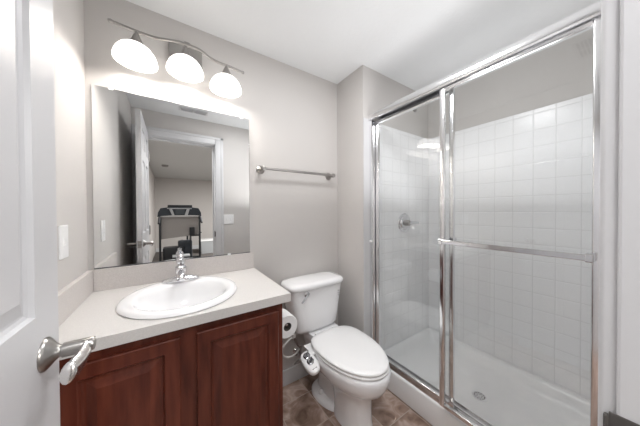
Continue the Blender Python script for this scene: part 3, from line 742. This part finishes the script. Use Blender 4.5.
# ------------------------------------------------------------------ plates and vents
def switch_plate(name, label, origin, ux, un, wdt, hgt, n):
    """origin centre; ux = sideways unit, un = outwards unit"""
    o = Vector(origin); ux = Vector(ux); un = Vector(un); uz = Vector((0, 0, 1))
    s_ = thing(name, label, 'light switch', origin)
    def bx(cx, cz, w_, h_, d0, d1, m_, nm, par, ins=0.002):
        bm = nbm()
        rs = []
        for dd_, q in ((d0, 0), (d0+(d1-d0)*0.6, 0), (d1, ins)):
            rs.append([o+ux*(cx+sx*(w_/2-q))+uz*(cz+sz*(h_/2-q))+un*dd_ for sx, sz in ((-1,-1),(1,-1),(1,1),(-1,1))])
        rings(bm, rs); return link(nm, bm, m_, par)
    bx(0, 0, wdt, hgt, 0.0005, 0.006, M['plastic'], 'plate', s_)
    for i in range(n):
        cx = (i-(n-1)/2)*0.046
        bx(cx, 0, 0.012, 0.026, 0.006, 0.009, M['plastic'], 'toggle', s_, 0.001)
    return s_
switch_plate('light_switch', 'white double toggle switch plate right of the doorway, seen in the mirror', (0.577, YE, 1.142), (1, 0, 0), (0, 1, 0), 0.113, 0.114, 2)
switch_plate('light_switch', 'white switch plate on the left wall above the side splash', (XL, 1.165, 1.135), (0, 1, 0), (1, 0, 0), 0.070, 0.118, 1)
vt = thing('air_vent', 'white slotted ceiling air vent near the doorway, seen in the mirror', 'vent', (0.20, 0.235, H))
bm = nbm()
VX0, VX1, VY0, VY1 = 0.068, 0.332, 0.190, 0.285
box(bm, VX0, VX1, VY0, VY0+0.016, H-0.008, H-0.0005, bev=0.002); box(bm, VX0, VX1, VY1-0.016, VY1, H-0.008, H-0.0005, bev=0.002)
box(bm, VX0, VX0+0.02, VY0+0.016, VY1-0.016, H-0.008, H-0.0005, bev=0.002); box(bm, VX1-0.02, VX1, VY0+0.016, VY1-0.016, H-0.008, H-0.0005, bev=0.002)
box(bm, 0.194, 0.204, VY0+0.016, VY1-0.016, H-0.007, H-0.0005)
link('frame', bm, M['trim'], vt)
link('backing', B(VX0+0.02, VX1-0.02, VY0+0.016, VY1-0.016, H-0.002, H-0.0005), M['darkgap'], vt)
for i in range(3):
    y = VY0+0.030+i*0.0160
    link('louver', B(VX0+0.02, VX1-0.02, y, y+0.004, H-0.007, H-0.002), M['trim'], vt)

# ------------------------------------------------------------------ exercise room (seen in the mirror)
TY = -2.5
tm = thing('treadmill', 'black folding treadmill with navy console, seen in the mirror', 'treadmill', (0.14, TY, 0))
def ty_box(nm, par, m_, *a, bev=0.01): return link(nm, B(*a, bev=bev, seg=3), m_, par, smooth=True)
bm = nbm()
prof = [(-0.235, 1.13), (-0.225, 1.22), (-0.185, 1.305), (-0.05, 1.325), (0.32, 1.325), (0.47, 1.305), (0.515, 1.22), (0.525, 1.13), (0.49, 1.15), (0.33, 1.16), (-0.04, 1.16), (-0.20, 1.15)]
rings(bm, [[(x, y, z) for x, z in prof] for y in (TY-0.10, TY+0.07)])
con = link('console', bm, M['navy'], tm, bevel=0.01)
ty_box('reading_rack', tm, M['blackp'], -0.07, 0.36, TY-0.05, TY+0.0, 1.318, 1.372)
bm = nbm()
for pr_ in ([(-0.08, 1.31), (0.35, 1.31), (0.345, 1.29), (-0.075, 1.29)], [(-0.05, 1.30), (0.0, 1.30), (0.045, 1.17), (0.03, 1.15), (0.01, 1.15)], [(0.24, 1.15), (0.22, 1.17), (0.26, 1.30), (0.31, 1.30), (0.27, 1.15)], [(-0.19, 1.148), (0.48, 1.148), (0.48, 1.138), (-0.19, 1.138)]):
    rings(bm, [[(x, y, z) for x, z in pr_] for y in (TY+0.068, TY+0.080)])
link('console_trim', bm, M['silverp'], con)
link('display', B(0.06, 0.22, TY+0.068, TY+0.078, 1.18, 1.285, bev=0.003), M['screen'], con)
for x in (-0.215, 0.475):
    ty_box('upright', tm, M['blackp'], x, x+0.035, TY-0.03, TY+0.03, 0.05, 1.15, bev=0.006)
    bm = nbm(); tube(bm, [(x+0.017, TY-0.02, 1.14), (x+0.017, TY+0.25, 1.11), (x+0.017, TY+0.42, 1.02)], 0.018, 12); link('handrail', bm, M['dark'], tm, smooth=True)
    ty_box('base_rail', tm, M['blackp'], x-0.01, x+0.045, TY-0.45, TY+0.45, 0.015, 0.075, bev=0.01)
    bm = nbm(); lathe(bm, [(0, -0.02), (0.035, -0.02), (0.035, 0.02), (0, 0.02)], (x+0.017, TY-0.40, 0.036), 'X', 20); link('wheel', bm, M['dark'], tm, smooth=True)
ty_box('cross_bar', tm, M['blackp'], -0.2, 0.5, TY-0.38, TY-0.33, 0.02, 0.07, bev=0.006)
bm = nbm(); rings(bm, [[(x, y, z) for x, z in ((-0.182, 0.685), (0.478, 0.74), (0.478, 1.128), (-0.182, 1.128))] for y in (TY-0.12, TY-0.03)])
link('folded_deck', bm, M['deckg'], tm, bevel=0.01)
ty_box('motor_cover', tm, M['blackp'], -0.16, 0.20, TY-0.34, TY-0.06, 0.06, 0.50, bev=0.03)
ty_box('drive_housing', tm, M['navy'], 0.10, 0.36, TY-0.30, TY-0.10, 0.06, 0.62, bev=0.03)
ty_box('control_box', tm, M['blackp'], 0.305, 0.398, TY-0.02, TY+0.03, 0.735, 0.905, bev=0.008)
ty_box('box_post', tm, M['blackp'], 0.315, 0.34, TY-0.01, TY+0.01, 0.06, 0.735, bev=0.004)
ty_box('side_bar', tm, M['blackp'], 0.34, 0.478, TY-0.01, TY+0.01, 0.715, 0.745, bev=0.004)
ty_box('step_pad', tm, M['silverp'], 0.0, 0.30, TY-0.02, TY+0.20, 0.33, 0.36, bev=0.006)
# workout bench with black pad and box beside it
wb = thing('exercise_bike', 'black exercise bike frame standing behind the treadmill, seen in the mirror', 'exercise bike', (0.3, -3.65, 0))
def bt(nm, pts, r, m_=M['blackp']):
    bm = nbm(); tube(bm, pts, r, 10); return link(nm, bm, m_, wb, smooth=True)
bt('rear_foot', [(0.05, -3.92, 0.025), (0.62, -3.92, 0.025)], 0.025); bt('front_foot', [(0.05, -3.37, 0.025), (0.62, -3.37, 0.025)], 0.025)
bt('main_beam', [(0.33, -3.92, 0.05), (0.33, -3.62, 0.16), (0.33, -3.37, 0.05)], 0.03)
bt('seat_post', [(0.33, -3.82, 0.08), (0.33, -3.80, 0.72)], 0.022); bt('handle_post', [(0.36, -3.42, 0.06), (0.38, -3.40, 0.80)], 0.022)
bt('handlebar', [(0.10, -3.52, 0.66), (0.38, -3.40, 0.74), (0.62, -3.52, 0.70)], 0.016)
bm = nbm(); lathe(bm, [(0, -0.035), (0.20, -0.035), (0.21, -0.02), (0.21, 0.02), (0.20, 0.035), (0, 0.035)], (0.20, -3.57, 0.33), 'X', 32); link('flywheel', bm, M['blackp'], wb, smooth=True)
link('saddle', B(0.22, 0.44, -3.92, -3.67, 0.70, 0.76, bev=0.025, seg=3), M['blackp'], wb, smooth=True)
link('monitor', B(0.325, 0.435, -3.42, -3.38, 0.76, 0.95, bev=0.008), M['blackp'], wb)
# grey storage bin and white box on the carpet beyond
bn = thing('storage_box', 'pale grey storage box on the far carpet right of the treadmill', 'box', (0.95, -4.6, 0))
bm = nbm(); rings(bm, [rrect(0.7, 1.25, -4.8, -4.4, 0.03, 0.0), rrect(0.68, 1.27, -4.82, -4.38, 0.03, 0.36)]); link('body', bm, M['silverp'], bn, smooth=True, ang=40)
bm = nbm(); rings(bm, [rrect(0.665, 1.285, -4.835, -4.365, 0.03, 0.36), rrect(0.665, 1.285, -4.835, -4.365, 0.03, 0.385), rrect(0.68, 1.27, -4.82, -4.38, 0.03, 0.395)]); link('lid', bm, M['plastic'], bn, smooth=True, ang=40)
# smoke detector on the hall ceiling
bm = nbm(); lathe(bm, [(0, 0.0), (0.065, 0.0), (0.065, -0.018), (0.052, -0.034), (0, -0.038)], (-0.115, 2*D-6.10, H-0.0005), 'Z', 28)
tag(link('smoke_detector', bm, M['greyp'], smooth=True), 'small round smoke detector on the ceiling beyond the doorway', 'smoke detector')
# dark coat hanging on the far wall, seen at the edge of the doorway
